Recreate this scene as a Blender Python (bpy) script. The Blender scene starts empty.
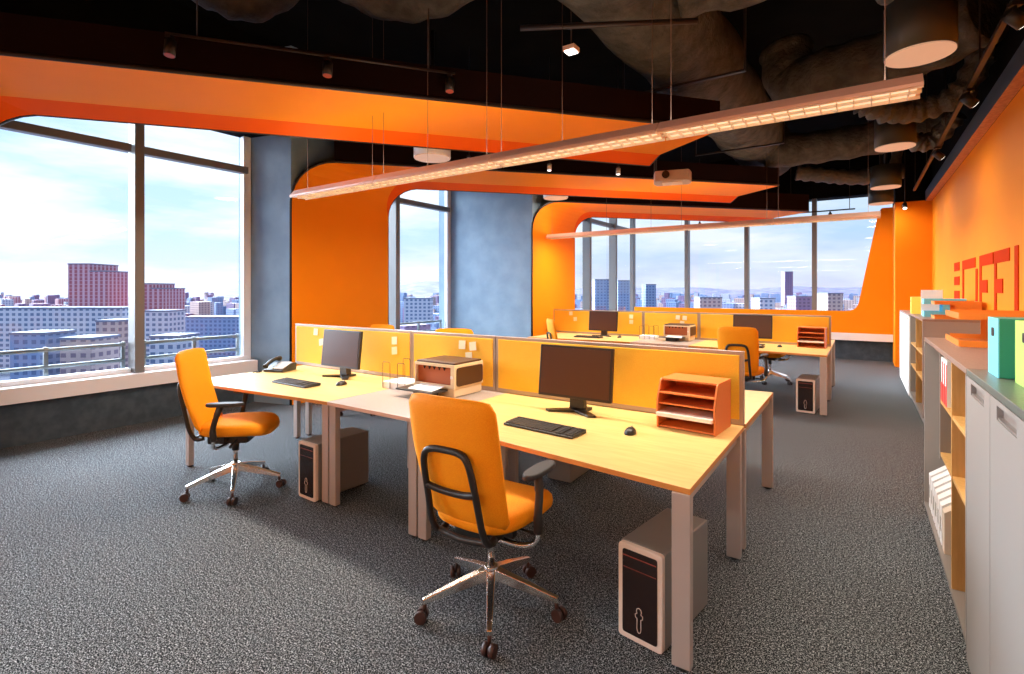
import bpy, bmesh, math, random
from mathutils import Vector, Matrix
S = bpy.context.scene
C = S.collection
PI = math.pi
random.seed(7)

# ------------------------------------------------------------ camera
YAW = math.atan(349 / 512)
HC = 1.53
cam_d = bpy.data.cameras.new('camera'); cam = bpy.data.objects.new('camera', cam_d); C.objects.link(cam)
cam.location = (0, 0, HC); cam.rotation_euler = (PI / 2, 0, YAW)
cam_d.sensor_width = 36; cam_d.lens = 18.0
cam_d.shift_y = -47 / 1024
cam_d.clip_start = 0.05; cam_d.clip_end = 8000
S.camera = cam

# ------------------------------------------------------------ exposure
S.view_settings.view_transform = 'Standard'
S.view_settings.look = 'None'
S.view_settings.gamma = 1.0
S.view_settings.exposure = 0.18
S.view_settings.use_curve_mapping = False
S.cycles.use_denoising = True
S.cycles.max_bounces = 10
S.cycles.diffuse_bounces = 5
S.cycles.transparent_max_bounces = 16
S.cycles.caustics_reflective = False
S.cycles.caustics_refractive = False
S.cycles.sample_clamp_indirect = 6.0

# ------------------------------------------------------------ sky
W = bpy.data.worlds.new('sky'); S.world = W; W.use_nodes = True
nt = W.node_tree; nt.nodes.clear(); N = nt.nodes.new; L = nt.links.new
tc = N('ShaderNodeTexCoord'); sp = N('ShaderNodeSeparateXYZ'); L(tc.outputs['Generated'], sp.inputs[0])
rg = N('ShaderNodeValToRGB'); L(sp.outputs['Z'], rg.inputs[0])
e = rg.color_ramp.elements
e[0].position = 0.0; e[0].color = (0.68, 0.72, 0.90, 1)
e[1].position = 0.7; e[1].color = (0.22, 0.50, 0.95, 1)
x = e.new(0.10); x.color = (0.52, 0.72, 0.97, 1)
mp = N('ShaderNodeMapping'); L(tc.outputs['Generated'], mp.inputs[0]); mp.inputs['Scale'].default_value = (1.4, 1.4, 6.5); mp.inputs['Location'].default_value = (.4, .1, .0)
nz = N('ShaderNodeTexNoise'); L(mp.outputs[0], nz.inputs['Vector']); nz.inputs['Scale'].default_value = 2.1; nz.inputs['Detail'].default_value = 7; nz.inputs['Roughness'].default_value = .55
cr = N('ShaderNodeValToRGB'); L(nz.outputs[0], cr.inputs[0]); cr.color_ramp.elements[0].position = .40; cr.color_ramp.elements[1].position = .62
mx = N('ShaderNodeMixRGB'); L(cr.outputs[0], mx.inputs[0]); L(rg.outputs[0], mx.inputs[1]); mx.inputs[2].default_value = (0.88, 0.94, 1.0, 1)
# the sky is brightest towards the west side of the building
dt = N('ShaderNodeVectorMath'); dt.operation = 'DOT_PRODUCT'; L(tc.outputs['Generated'], dt.inputs[0]); dt.inputs[1].default_value = (-.93, .20, .30)
mr = N('ShaderNodeMapRange'); L(dt.outputs['Value'], mr.inputs[0]); mr.inputs[1].default_value = .50; mr.inputs[2].default_value = .95; mr.inputs[3].default_value = 1.0; mr.inputs[4].default_value = 1.30
bg = N('ShaderNodeBackground'); L(mx.outputs[0], bg.inputs[0]); L(mr.outputs[0], bg.inputs[1])
wo = N('ShaderNodeOutputWorld'); L(bg.outputs[0], wo.inputs[0])

# the bright overcast western sky, as one very soft sun
sd = bpy.data.lights.new('soft_daylight', 'SUN'); sd.energy = SUN_E = 28.0; sd.angle = math.radians(85); sd.color = (.80, .90, 1.0)
so = bpy.data.objects.new('soft_daylight', sd); C.objects.link(so)
so.rotation_euler = Vector((-.88, .08, .42)).to_track_quat('Z', 'Y').to_euler()
def area(name, loc, rot, sx, sy, power, col=(1, .86, .70), parent=None, spread=PI):
    d = bpy.data.lights.new(name, 'AREA'); d.shape = 'RECTANGLE'; d.size = sx; d.size_y = sy; d.energy = power; d.color = col; d.spread = spread
    o = bpy.data.objects.new(name, d); C.objects.link(o); o.location = loc; o.rotation_euler = rot
    if parent: o.parent = parent
    return o
LINE_W = 116      # each linear fixture, down
LINE_UP = 12      # each linear fixture, up
DRUM_W = 12
DISC_W = 5

# ------------------------------------------------------------ materials
M = {}
def mat(name, col, rough=.5, metal=0, spec=.5, noise=None, bump=None, emit=None):
    m = bpy.data.materials.new(name); m.use_nodes = True; M[name] = m
    b = m.node_tree.nodes['Principled BSDF']; n = m.node_tree.nodes.new; l = m.node_tree.links.new
    b.inputs['Base Color'].default_value = (*col, 1); b.inputs['Roughness'].default_value = rough; b.inputs['Metallic'].default_value = metal
    b.inputs['Specular IOR Level'].default_value = spec
    t = n('ShaderNodeTexCoord')
    if noise:   # (scale, col2, lo, hi[, stretch])
        mpn = n('ShaderNodeMapping'); l(t.outputs['Object'], mpn.inputs[0]); mpn.inputs['Scale'].default_value = noise[4] if len(noise) > 4 else (1, 1, 1)
        z = n('ShaderNodeTexNoise'); z.inputs['Scale'].default_value = noise[0]; z.inputs['Detail'].default_value = 5; l(mpn.outputs[0], z.inputs['Vector'])
        r = n('ShaderNodeValToRGB'); l(z.outputs[0], r.inputs[0])
        r.color_ramp.elements[0].position = noise[2]; r.color_ramp.elements[1].position = noise[3]
        r.color_ramp.elements[0].color = (*col, 1); r.color_ramp.elements[1].color = (*noise[1], 1)
        l(r.outputs[0], b.inputs['Base Color'])
    if bump:    # (scale, strength, dist)
        z = n('ShaderNodeTexNoise'); z.inputs['Scale'].default_value = bump[0]; z.inputs['Detail'].default_value = 4; l(t.outputs['Object'], z.inputs['Vector'])
        k = n('ShaderNodeBump'); k.inputs['Strength'].default_value = bump[1]; k.inputs['Distance'].default_value = bump[2]
        l(z.outputs[0], k.inputs['Height']); l(k.outputs[0], b.inputs['Normal'])
    if emit:
        b.inputs['Emission Color'].default_value = (*emit[0], 1); b.inputs['Emission Strength'].default_value = emit[1]
    return m
mat('orange_paint', (.93, .275, .003), .6, spec=.12, noise=(1.3, (.97, .29, .004), .3, .7))
mat('orange_wall', (.90, .255, .006), .65, spec=.12, noise=(.9, (.93, .29, .008), .3, .7))
mat('letter_shade_red', (.60, .04, .002), .8, spec=.05)
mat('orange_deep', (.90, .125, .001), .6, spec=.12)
mat('edge_dark', (.012, .006, .006), .5)
mat('fascia_maroon', (.010, .003, .0028), .8, spec=.08)
mat('ceiling_black', (.003, .003, .0035), .9, spec=.05, noise=(2, (.006, .0055, .0055), .4, .7))
mat('blue_plaster', (.20, .30, .41), .7, noise=(3.0, (.26, .375, .49), .35, .7), bump=(14, .25, .01))
mat('dado_blue', (.035, .055, .075), .8, noise=(9, (.06, .085, .11), .4, .65))
mat('sill_white', (.88, .84, .84), .4)
mat('mullion', (.21, .20, .195), .45, metal=.3)
mat('jamb_white', (.86, .90, .95), .4)
mat('beam_blue', (.045, .065, .10), .6)
mat('beam_rust', (.50, .19, .07), .7, noise=(30, (.62, .27, .11), .4, .6))
mat('duct_foil', (.040, .036, .031), .7, spec=.2, noise=(7, (.085, .078, .068), .35, .7), bump=(22, .8, .03))
mat('duct_foil_fine', (.08, .07, .06), .55, metal=.1, bump=(24, .9, .03))
mat('steel_dark', (.03, .02, .018), .45, metal=.5)
mat('drum_grey', (.05, .045, .035), .5, metal=.3)
mat('maple', (.70, .47, .165), .38, noise=(5, (.79, .55, .21), .35, .65, (1, 9, 9)))
mat('maple_edge', (.66, .27, .055), .45)
mat('shelf_wood', (.62, .34, .10), .5, noise=(6, (.70, .40, .13), .35, .65, (9, 9, 1)))
mat('grey_top', (.38, .31, .275), .4, noise=(120, (.43, .36, .32), .4, .6))
mat('leg_alu', (.55, .46, .41), .38, metal=.35)
mat('leg_foot', (.02, .02, .02), .5)
mat('screen_fabric', (.94, .52, .028), .75, noise=(160, (.98, .57, .04), .4, .6))
mat('screen_frame', (.46, .36, .30), .4, metal=.4)
mat('chair_fabric', (.93, .30, .004), .7, spec=.2, noise=(240, (.99, .36, .008), .4, .6))
mat('black_plastic', (.016, .013, .012), .42)
mat('black_soft', (.028, .026, .026), .6)
mat('chrome', (.80, .76, .72), .22, metal=1)
mat('dark_wheel', (.05, .02, .015), .4)
mat('monitor_reflection', (.075, .027, .013), .30, spec=.4)  # brown reflection of the orange room painted into the display colour
mat('bezel', (.02, .013, .010), .35)
mat('key_grey', (.05, .045, .04), .45)
mat('pc_body', (.27, .25, .235), .45, metal=.15)
mat('pc_trim', (.78, .64, .55), .38)
mat('pc_front', (.020, .011, .010), .25)
mat('tray_orange', (.76, .20, .045), .5)
mat('tray_white', (.92, .80, .72), .5)
mat('paper', (.88, .87, .86), .7)
mat('note_cream', (.90, .82, .55), .7)
mat('printer_cream', (.82, .66, .44), .4)
mat('printer_inside', (.40, .09, .015), .5)
mat('printer_brown', (.07, .028, .012), .4)
mat('phone_black', (.03, .028, .028), .4)
mat('phone_grey', (.42, .40, .38), .4)
mat('cabinet_grey', (.33, .305, .285), .45)
mat('cabinet_inner', (.26, .225, .20), .5)
mat('cabinet_top', (.27, .185, .15), .4, noise=(150, (.32, .225, .185), .4, .6))
mat('cabinet_top_green', (.12, .14, .125), .35, noise=(150, (.16, .185, .165), .4, .6))
mat('grip_grey', (.36, .32, .30), .35, metal=.4)
mat('box_cyan', (.20, .72, .90), .5)
mat('box_teal', (.03, .33, .24), .5)
mat('box_lime', (.50, .86, .18), .5)
mat('box_yellow', (.95, .85, .12), .5)
mat('binder_red', (.86, .06, .05), .5)
mat('binder_white', (.90, .88, .87), .5)
mat('cardboard', (.66, .55, .44), .7)
mat('tray_amber', (.82, .26, .03), .5)
mat('disc_glow', (.30, .22, .17), .5, emit=((1, .55, .34), .42))
mat('line_glow', (1, .9, .8), .5, emit=((1, .72, .48), .62))
mat('spot_glow', (1, 1, 1), .5, emit=((1, .93, .85), 3.0))
mat('spot_red', (.30, .05, .03), .5)
mat('lamp_body', (.80, .52, .40), .4)
mat('lamp_louver', (.85, .78, .70), .35)
mat('wire', (.12, .06, .04), .5)
mat('projector_body', (.55, .44, .37), .45)
mat('rail_grey', (.17, .20, .21), .4, metal=.4)

# carpet: looped blue-grey pile with light flecks
m = mat('carpet', (.05, .055, .06), .95, spec=.1)
b = m.node_tree.nodes['Principled BSDF']; n = m.node_tree.nodes.new; l = m.node_tree.links.new
t = n('ShaderNodeTexCoord')
z1 = n('ShaderNodeTexNoise'); z1.inputs['Scale'].default_value = 160; z1.inputs['Detail'].default_value = 2; z1.inputs['Roughness'].default_value = .8; l(t.outputs['Object'], z1.inputs['Vector'])
r1 = n('ShaderNodeValToRGB'); l(z1.outputs[0], r1.inputs[0])
r1.color_ramp.elements[0].position = .46; r1.color_ramp.elements[0].color = (.008, .011, .015, 1)
r1.color_ramp.elements[1].position = .58; r1.color_ramp.elements[1].color = (.55, .58, .60, 1)
x = r1.color_ramp.elements.new(.51); x.color = (.035, .041, .048, 1)
z3 = n('ShaderNodeTexNoise'); z3.inputs['Scale'].default_value = 62; z3.inputs['Detail'].default_value = 2; l(t.outputs['Object'], z3.inputs['Vector'])
r3 = n('ShaderNodeValToRGB'); l(z3.outputs[0], r3.inputs[0]); r3.color_ramp.elements[0].position = .40; r3.color_ramp.elements[0].color = (.42, .42, .42, 1); r3.color_ramp.elements[1].position = .62; r3.color_ramp.elements[1].color = (1, 1, 1, 1)
x3 = n('ShaderNodeMixRGB'); x3.blend_type = 'MULTIPLY'; x3.inputs[0].default_value = 1; l(r1.outputs[0], x3.inputs[1]); l(r3.outputs[0], x3.inputs[2])
l(x3.outputs[0], b.inputs['Base Color'])

# window glass: clear, with a Fresnel reflection of the room
m = bpy.data.materials.new('glass'); m.use_nodes = True; M['glass'] = m
q = m.node_tree; q.nodes.clear()
tr = q.nodes.new('ShaderNodeBsdfTransparent'); tr.inputs[0].default_value = (.97, .985, 1, 1)
gl = q.nodes.new('ShaderNodeBsdfGlossy'); gl.inputs['Roughness'].default_value = .02
fr = q.nodes.new('ShaderNodeFresnel'); fr.inputs[0].default_value = 1.5
ms = q.nodes.new('ShaderNodeMixShader'); ou = q.nodes.new('ShaderNodeOutputMaterial')
ge = q.nodes.new('ShaderNodeNewGeometry'); iv = q.nodes.new('ShaderNodeMath'); iv.operation = 'SUBTRACT'; iv.inputs[0].default_value = 1; q.links.new(ge.outputs['Backfacing'], iv.inputs[1])
mu = q.nodes.new('ShaderNodeMath'); mu.operation = 'MULTIPLY'; q.links.new(iv.outputs[0], mu.inputs[0]); q.links.new(fr.outputs[0], mu.inputs[1])
q.links.new(mu.outputs[0], ms.inputs[0]); q.links.new(tr.outputs[0], ms.inputs[1]); q.links.new(gl.outputs[0], ms.inputs[2]); q.links.new(ms.outputs[0], ou.inputs[0])

def facade(name, wall, win, sx, sz, wfx=.55, wfz=.55):
    """wall with a regular window grid, in object coordinates (metres)"""
    m = bpy.data.materials.new(name); m.use_nodes = True; M[name] = m
    n = m.node_tree.nodes.new; l = m.node_tree.links.new; b = m.node_tree.nodes['Principled BSDF']; b.inputs['Roughness'].default_value = .7
    t = n('ShaderNodeTexCoord'); s = n('ShaderNodeSeparateXYZ'); l(t.outputs['Object'], s.inputs[0])
    def mth(op, a, v):
        q = n('ShaderNodeMath'); q.operation = op
        l(a, q.inputs[0])
        if isinstance(v, (int, float)): q.inputs[1].default_value = v
        else: l(v, q.inputs[1])
        return q.outputs[0]
    xy = mth('ADD', s.outputs['X'], s.outputs['Y'])
    fx = mth('FRACT', mth('DIVIDE', xy, sx), 0); fz = mth('FRACT', mth('DIVIDE', s.outputs['Z'], sz), 0)
    msk = mth('MULTIPLY', mth('GREATER_THAN', fx, 1 - wfx), mth('GREATER_THAN', fz, 1 - wfz))
    nrm = n('ShaderNodeNewGeometry'); s2 = n('ShaderNodeSeparateXYZ'); l(nrm.outputs['Normal'], s2.inputs[0])
    msk = mth('MULTIPLY', msk, mth('LESS_THAN', s2.outputs['Z'], .5))
    mx = n('ShaderNodeMixRGB'); l(msk, mx.inputs[0]); mx.inputs[1].default_value = (*wall, 1); mx.inputs[2].default_value = (*win, 1)
    l(mx.outputs[0], b.inputs['Base Color'])
    return m
facade('facade_rose', (.50, .32, .38), (.30, .08, .12), 4.2, 3.0, .55, .86)
facade('facade_white', (.52, .53, .60), (.12, .17, .28), 3.6, 3.0)
facade('facade_cream', (.50, .37, .34), (.20, .14, .18), 3.9, 3.1)
facade('facade_blue_haze', (.20, .28, .45), (.09, .14, .27), 3.4, 3.0)  # distance haze put into the wall colour as a lighter blue
facade('facade_mauve', (.24, .16, .28), (.12, .08, .17), 4.0, 3.2)
mat('roof_grey', (.17, .19, .27), .8)
mat('street', (.06, .085, .15), .9, noise=(.02, (.16, .18, .26), .42, .6))
mat('hill', (.055, .06, .125), .9, noise=(.012, (.13, .125, .21), .45, .62))

# ------------------------------------------------------------ helpers
def nb(): return bmesh.new()
def box(bm, x0, x1, y0, y1, z0, z1, mi=0):
    v = [bm.verts.new(p) for p in ((x0, y0, z0), (x1, y0, z0), (x1, y1, z0), (x0, y1, z0), (x0, y0, z1), (x1, y0, z1), (x1, y1, z1), (x0, y1, z1))]
    for f in ((3, 2, 1, 0), (4, 5, 6, 7), (0, 1, 5, 4), (1, 2, 6, 5), (2, 3, 7, 6), (3, 0, 4, 7)):
        bm.faces.new([v[i] for i in f]).material_index = mi
    return v
def prism(bm, pts, axis, a0, a1, mi=0):
    """pts: 2D polygon; axis: 'X','Y','Z' extrusion axis"""
    def P(p, a): return {'X': (a, p[0], p[1]), 'Y': (p[0], a, p[1]), 'Z': (p[0], p[1], a)}[axis]
    A = [bm.verts.new(P(p, a0)) for p in pts]; B = [bm.verts.new(P(p, a1)) for p in pts]
    bm.faces.new(A).material_index = mi; bm.faces.new(B[::-1]).material_index = mi
    for i in range(len(pts)):
        j = (i + 1) % len(pts); bm.faces.new((A[i], B[i], B[j], A[j])).material_index = mi
def rounded(pts, radii, n=6):
    """round the corners of a 2D polygon"""
    out = []
    for i, p in enumerate(pts):
        r = radii[i] if isinstance(radii, (list, tuple)) else radii
        p = Vector(p); a = Vector(pts[i - 1]); c = Vector(pts[(i + 1) % len(pts)])
        if r <= 0: out.append(tuple(p)); continue
        u = (a - p).normalized(); w = (c - p).normalized()
        s = p + u * r; e2 = p + w * r
        for k in range(n + 1):
            t = k / n; q = (1 - t) ** 2 * s + 2 * t * (1 - t) * p + t * t * e2
            out.append((q.x, q.y))
    return out
def tube(bm, pts, r, seg=10, cap=True, flat=1.0, mi=0, smooth=True):
    pts = [Vector(p) for p in pts]; n = len(pts); rs = r if isinstance(r, (list, tuple)) else [r] * n
    prev = None; rings = []
    for i, p in enumerate(pts):
        d = (pts[min(i + 1, n - 1)] - pts[max(i - 1, 0)]).normalized()
        if prev is None:
            up = Vector((0, 0, 1)) if abs(d.z) < .95 else Vector((0, 1, 0))
            a = d.cross(up).normalized()
        else:
            a = (prev - d * prev.dot(d)).normalized()
        prev = a; b = d.cross(a).normalized()
        rings.append([bm.verts.new(p + (a * math.cos(2 * PI * k / seg) + b * math.sin(2 * PI * k / seg) * flat) * rs[i]) for k in range(seg)])
    for i in range(n - 1):
        for k in range(seg):
            f = bm.faces.new((rings[i][k], rings[i][(k + 1) % seg], rings[i + 1][(k + 1) % seg], rings[i + 1][k])); f.smooth = smooth; f.material_index = mi
    if cap:
        bm.faces.new(rings[0][::-1]).material_index = mi; bm.faces.new(rings[-1]).material_index = mi
def cyl(bm, p0, p1, r, seg=16, mi=0): tube(bm, [p0, p1], r, seg, mi=mi)
def curve(pts, n=8):
    """smooth Catmull-Rom through the points"""
    P = [Vector(p) for p in pts]; out = []
    for i in range(len(P) - 1):
        a = P[max(i - 1, 0)]; b = P[i]; c = P[i + 1]; d = P[min(i + 2, len(P) - 1)]
        for k in range(n):
            t = k / n
            out.append(.5 * ((2 * b) + (c - a) * t + (2 * a - 5 * b + 4 * c - d) * t * t + (3 * b - a - 3 * c + d) * t ** 3))
    out.append(P[-1]); return out
def rbox(bm, x0, x1, y0, y1, z0, z1, r, n=4, axis='Z', mi=0):
    if axis == 'Z': prism(bm, rounded([(x0, y0), (x1, y0), (x1, y1), (x0, y1)], r, n), 'Z', z0, z1, mi)
    elif axis == 'Y': prism(bm, rounded([(x0, z0), (x1, z0), (x1, z1), (x0, z1)], r, n), 'Y', y0, y1, mi)
    else: prism(bm, rounded([(y0, z0), (y1, z0), (y1, z1), (y0, z1)], r, n), 'X', x0, x1, mi)
def obj(name, bm, m, parent=None, bev=0, loc=None, rz=0, kind=None):
    bmesh.ops.recalc_face_normals(bm, faces=bm.faces)
    me = bpy.data.meshes.new(name); bm.to_mesh(me); bm.free()
    for x in (m if isinstance(m, (list, tuple)) else [m]): me.materials.append(M[x])
    o = bpy.data.objects.new(name, me); C.objects.link(o)
    if parent: o.parent = parent
    if loc: o.location = loc
    o.rotation_euler.z = rz
    if bev:
        q = o.modifiers.new('bevel', 'BEVEL'); q.width = bev; q.segments = 2; q.limit_method = 'ANGLE'; q.angle_limit = .7
    if kind: o['kind'] = kind
    return o
def struct(name, bm, m, **k): return obj(name, bm, m, kind='structure', **k)
def sbox(name, m, *a, bev=0):
    bm = nb(); box(bm, *a); return struct(name, bm, m, bev=bev)
def pbox(name, m, parent, *a, bev=0):
    bm = nb(); box(bm, *a); return obj(name, bm, m, parent, bev=bev)
def tag(o, label, cat, group=None):
    o['label'] = label; o['category'] = cat
    if group: o['group'] = group
    return o
def thing(name, label, cat, loc=(0, 0, 0), rz=0, group=None):
    o = bpy.data.objects.new(name, None); C.objects.link(o); o.location = loc; o.rotation_euler = (0, 0, rz); o.empty_display_size = .1
    return tag(o, label, cat, group)
def dup(root, loc, rz=None, label=None, group=None):
    kids = {}
    for o in list(bpy.data.objects):
        if o.parent: kids.setdefault(o.parent, []).append(o)
    def cp(o, par):
        c = o.copy(); C.objects.link(c); c.parent = par
        for g in kids.get(o, []): cp(g, c)
        return c
    r = cp(root, None); r.location = loc
    if rz is not None: r.rotation_euler = (0, 0, rz)
    if label: r['label'] = label
    if group: r['group'] = group
    return r
def flip(f): return f

# ============================================================ SETTING
XL, XR, YF, YB = -6.94, 1.13, 13.7, -4.0     # left glazing, right wall, far glazing, back wall
ZC = 4.78
bm = nb(); box(bm, -7.6, 1.5, YB - .2, 14.4, -.2, 0); struct('floor', bm, 'carpet')
bm = nb(); box(bm, -7.6, 1.5, YB - .2, 14.4, ZC, ZC + .2); struct('ceiling', bm, 'ceiling_black')
sbox('wall_back', 'orange_wall', -7.6, 1.5, YB - .2, YB, 0, ZC)
sbox('wall_right', 'orange_wall', XR, XR + .3, YB, 14.4, 0, 3.25)
sbox('wall_right_upper', 'ceiling_black', XR, XR + .3, YB, 14.4, 3.25, ZC)
# beam along the right wall
bm = nb(); box(bm, 1.026, XR - .002, YB, 12.69, 3.252, 3.44, 0)
for f in bm.faces:
    if f.normal.z < -.5 or abs(sum(v.co.z for v in f.verts) / 4 - 3.252) < .001: f.material_index = 1
struct('beam_right', bm, ['beam_blue', 'beam_rust'])
sbox('wall_column_right', 'orange_wall', .56, XR - .001, 12.7, 13.69, 0, 3.27)
sbox('wall_column_right_head', 'ceiling_black', .56, XR - .001, 12.7, 13.69, 3.28, ZC)

# left side: dado wall, sill, glazing
YL0, YL1 = YB, 7.93
sbox('wall_left', 'dado_blue', XL, XL + .10, YL0, 3.785, 0, .43)
sbox('wall_left_niche', 'dado_blue', XL, XL + .10, 5.455, YL1 - .005, 0, .43)
sbox('trim_1', 'sill_white', XL - .10, XL + .20, YL0, 3.785, .431, .585, bev=.004)
sbox('trim_2', 'sill_white', XL - .10, XL + .20, 5.455, YL1 - .005, .431, .585, bev=.004)
sbox('wall_left_head', 'ceiling_black', XL - .10, XL + .55, YL0, YL1 - .005, 3.62, ZC)

wn = 0
def window(along, a0, a1, pos, mull_l=True, mull_r=True, jamb_r=False, zt=3.62, z0=.585):
    """one glazed bay. along 'Y': pane in X=pos; 'X': pane in Y=pos"""
    global wn; wn += 1
    w = bpy.data.objects.new('window_%d' % wn, None); C.objects.link(w); w['kind'] = 'structure'
    def bx(p0, p1, q0, q1, z0, z1, name, m, bev=0):
        b = nb()
        if along == 'Y': box(b, pos + q0, pos + q1, p0, p1, z0, z1)
        else: box(b, p0, p1, pos - q1, pos - q0, z0, z1)
        return obj(name, b, m, w, bev=bev)
    bx(a0 + .04, a1 - .04, -.012, 0, z0, zt, 'pane', 'glass')
    if mull_l: bx(a0 - .048, a0 + .048, -.06, .13, z0, zt, 'mullion', 'mullion', .004)
    if mull_r: bx(a1 - .048, a1 + .048, -.06, .13, z0, zt, 'mullion', 'mullion', .004)
    if jamb_r: bx(a1 - .10, a1 - .001, -.06, .02, z0, zt, 'jamb', 'jamb_white', .004)
    bx(a0 + .056, a1 - .056, -.05, .06, 3.11, 3.20, 'transom', 'mullion', .004)
    bx(a0 + .056, a1 - .056, -.05, .04, z0, z0 + .05, 'bottom_rail', 'jamb_white', .004)
    return w
window('Y', 2.44, 3.79, XL, True, False, True)
yy = 2.44
while yy > YB:
    window('Y', max(yy - 1.52, YB + .06), yy, XL, True, False); yy -= 1.52
window('Y', 5.45, 6.39, XL, False, True)
window('Y', 6.39, 7.93, XL, False, False, True)
def railing(name, along, a0, a1, pos, label):
    r = thing(name, label, 'railing', (0, 0, 0))
    for z in (.90, .72):
        b = nb()
        tube(b, [(pos, a0, z), (pos, a1, z)] if along == 'Y' else [(a0, pos, z), (a1, pos, z)], .022, 10)
        obj('rail', b, 'rail_grey', r)
    for a in (a0 + .02, (a0 + a1) / 2, a1 - .02):
        b = nb(); p = (pos, a) if along == 'Y' else (a, pos)
        box(b, p[0] - .018, p[0] + .018, p[1] - .018, p[1] + .018, .40, .93); obj('post', b, 'rail_grey', r)
    return r
railing('safety_railing', 'Y', 2.55, 3.70, XL - .12, 'grey two-bar safety railing outside the window right of the thick mullion')
railing('safety_railing', 'Y', .98, 2.38, XL - .12, 'grey two-bar safety railing outside the leftmost window in view')
railing('safety_railing', 'Y', 6.5, 7.8, XL - .12, 'short grey railing outside the narrow window between the orange panel and blue wall')

# blue plaster piers
bm = nb(); prism(bm, [(XL - .3, 3.79), (XL, 3.79), (-6.262, 3.97), (-6.262, 5.45), (XL - .3, 5.45)], 'Z', 0, ZC); struct('wall_left_pier', bm, 'blue_plaster')
sbox('wall_left_block', 'blue_plaster', XL - .3, -4.955, YL1, 9.45, 0, ZC)
# far left glazing of the stepped bay, then the far wall
sbox('wall_bay', 'dado_blue', -5.3, -5.2, 9.455, 13.55, 0, .43)
sbox('trim_3', 'sill_white', -5.35, -5.1, 9.455, 13.35, .431, .585)
window('Y', 9.46, 10.72, -5.25, False, True); window('Y', 10.72, 12.22, -5.25, False, True); window('Y', 12.22, YF, -5.25, False, False)
sbox('wall_bay_head', 'ceiling_black', -5.4, -4.7, 9.455, YF + .3, 3.62, ZC)
sbox('wall_far', 'dado_blue', -5.3, .559, 13.56, 13.8, 0, .43)
sbox('trim_4', 'sill_white', -5.1, .559, 13.38, 13.8, .431, .59, bev=.004)
sbox('wall_far_head', 'ceiling_black', -4.699, .559, YF - .1, YF + .3, 3.62, ZC)
xs = [-5.25, -3.76, -2.32, -.885, .56]
for i in range(4):
    window('X', xs[i], xs[i + 1], YF, i == 0, i < 3)
# orange surround of the far glazing: slanted right side and low band, rounded inner corner
pts = [(-5.1, .591), (.555, .591), (.555, 3.27), (.36, 3.27), (.30, 3.15), (-.075, 1.07), (-5.1, 1.07)]
pts = rounded(pts, [0, 0, 0, .03, .10, .20, 0], 6)
bm = nb(); prism(bm, pts, 'Y', 13.40, 13.50); struct('trim_5', bm, 'orange_paint')

# ============================================================ ORANGE CANOPIES (ribbons that fold off the wall)
def ribbon(label, z, outer_end, inner_end, outer_w, inner_w, R, fh=.30, lip=.09, wall=True):
    """outer_w / inner_w: (x,y) where the near and far edge leave the wall; *_end: tips; z: underside"""
    t = thing('ceiling_canopy', label, 'ceiling canopy', (outer_w[0], outer_w[1], 0), 0)
    ox, oy = outer_w
    def path(w0, e1):
        w0 = Vector(w0); e1 = Vector(e1); d = (e1 - w0).normalized(); out = []
        if wall:
            out.append(Vector((w0.x, w0.y, 0.0))); out.append(Vector((w0.x, w0.y, z - R)))
            for k in range(1, 9):
                a = PI / 2 * k / 8
                q = w0 + d * (R * (1 - math.cos(a))); out.append(Vector((q.x, q.y, z - R + R * math.sin(a))))
        else: out.append(Vector((w0.x, w0.y, z)))
        out.append(Vector((e1.x, e1.y, z)))
        return out
    O = path(outer_w, outer_end); I = path(inner_w, inner_end)
    bm = nb(); th = .035; rows = []
    n = len(O)
    for k in range(n):
        o, i = O[k].copy(), I[k].copy()
        horiz = k >= n - 1 or (not wall)
        f = 0 if not wall else max(0, min(1, (k - 1) / 8.0))
        mid = o.lerp(i, .82 + .175 * (1 - f))
        if not wall: f = 1
        i.z -= lip * f * 1.0
        if f: i = i
        rows.append([o, mid, i])
    def off(k):   # thickness direction: up when horizontal, behind (to -X) when vertical
        if not wall: return Vector((0, 0, th))
        a = PI / 2 * max(0, min(1, (k - 1) / 8.0)); return Vector((-th * math.cos(a), 0, th * math.sin(a)))
    top = [[p + off(k) for p in r] for k, r in enumerate(rows)]
    A = [[bm.verts.new(p - Vector((ox, oy, 0))) for p in r] for r in rows]; B = [[bm.verts.new(p - Vector((ox, oy, 0))) for p in r] for r in top]
    for k in range(n - 1):
        for j in range(2):
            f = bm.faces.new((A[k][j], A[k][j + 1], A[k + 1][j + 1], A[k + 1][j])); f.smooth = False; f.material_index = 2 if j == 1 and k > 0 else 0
            bm.faces.new((B[k][j], B[k + 1][j], B[k + 1][j + 1], B[k][j + 1])).material_index = 1
        for j in (0, 2): bm.faces.new((A[k][j], A[k + 1][j], B[k + 1][j], B[k][j])).material_index = 1
    for k in (0, n - 1):
        for j in range(2): bm.faces.new((A[k][j], A[k][j + 1], B[k][j + 1], B[k][j])).material_index = 1
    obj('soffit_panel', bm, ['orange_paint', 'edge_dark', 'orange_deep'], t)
    bm = nb(); base = Vector((ox, oy, 0)); hw = Vector((0, 0, th / 2))
    for e_ in (0, 2): tube(bm, [r[e_] - base + off(k) * .5 for k, r in enumerate(rows)], .019, 8)
    tube(bm, [r - base + hw for r in (rows[-1][0], rows[-1][1], rows[-1][2])], .019, 8)
    obj('edge_trim', bm, 'edge_dark', t)
    # dark fascia box above the horizontal part
    k0 = 9 if wall else 0
    a, b_, c, d = O[k0], I[k0], I[-1], O[-1]
    bm = nb()
    q = [Vector((p.x - ox, p.y - oy)) for p in (a, b_, c, d)]
    ctr = sum(q, Vector((0, 0))) / 4
    q = [p + (p - ctr).normalized() * .012 for p in q]
    prism(bm, [tuple(p) for p in q], 'Z', z + th + .001, z + fh)
    obj('fascia', bm, 'fascia_maroon', t)
    return t
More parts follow.
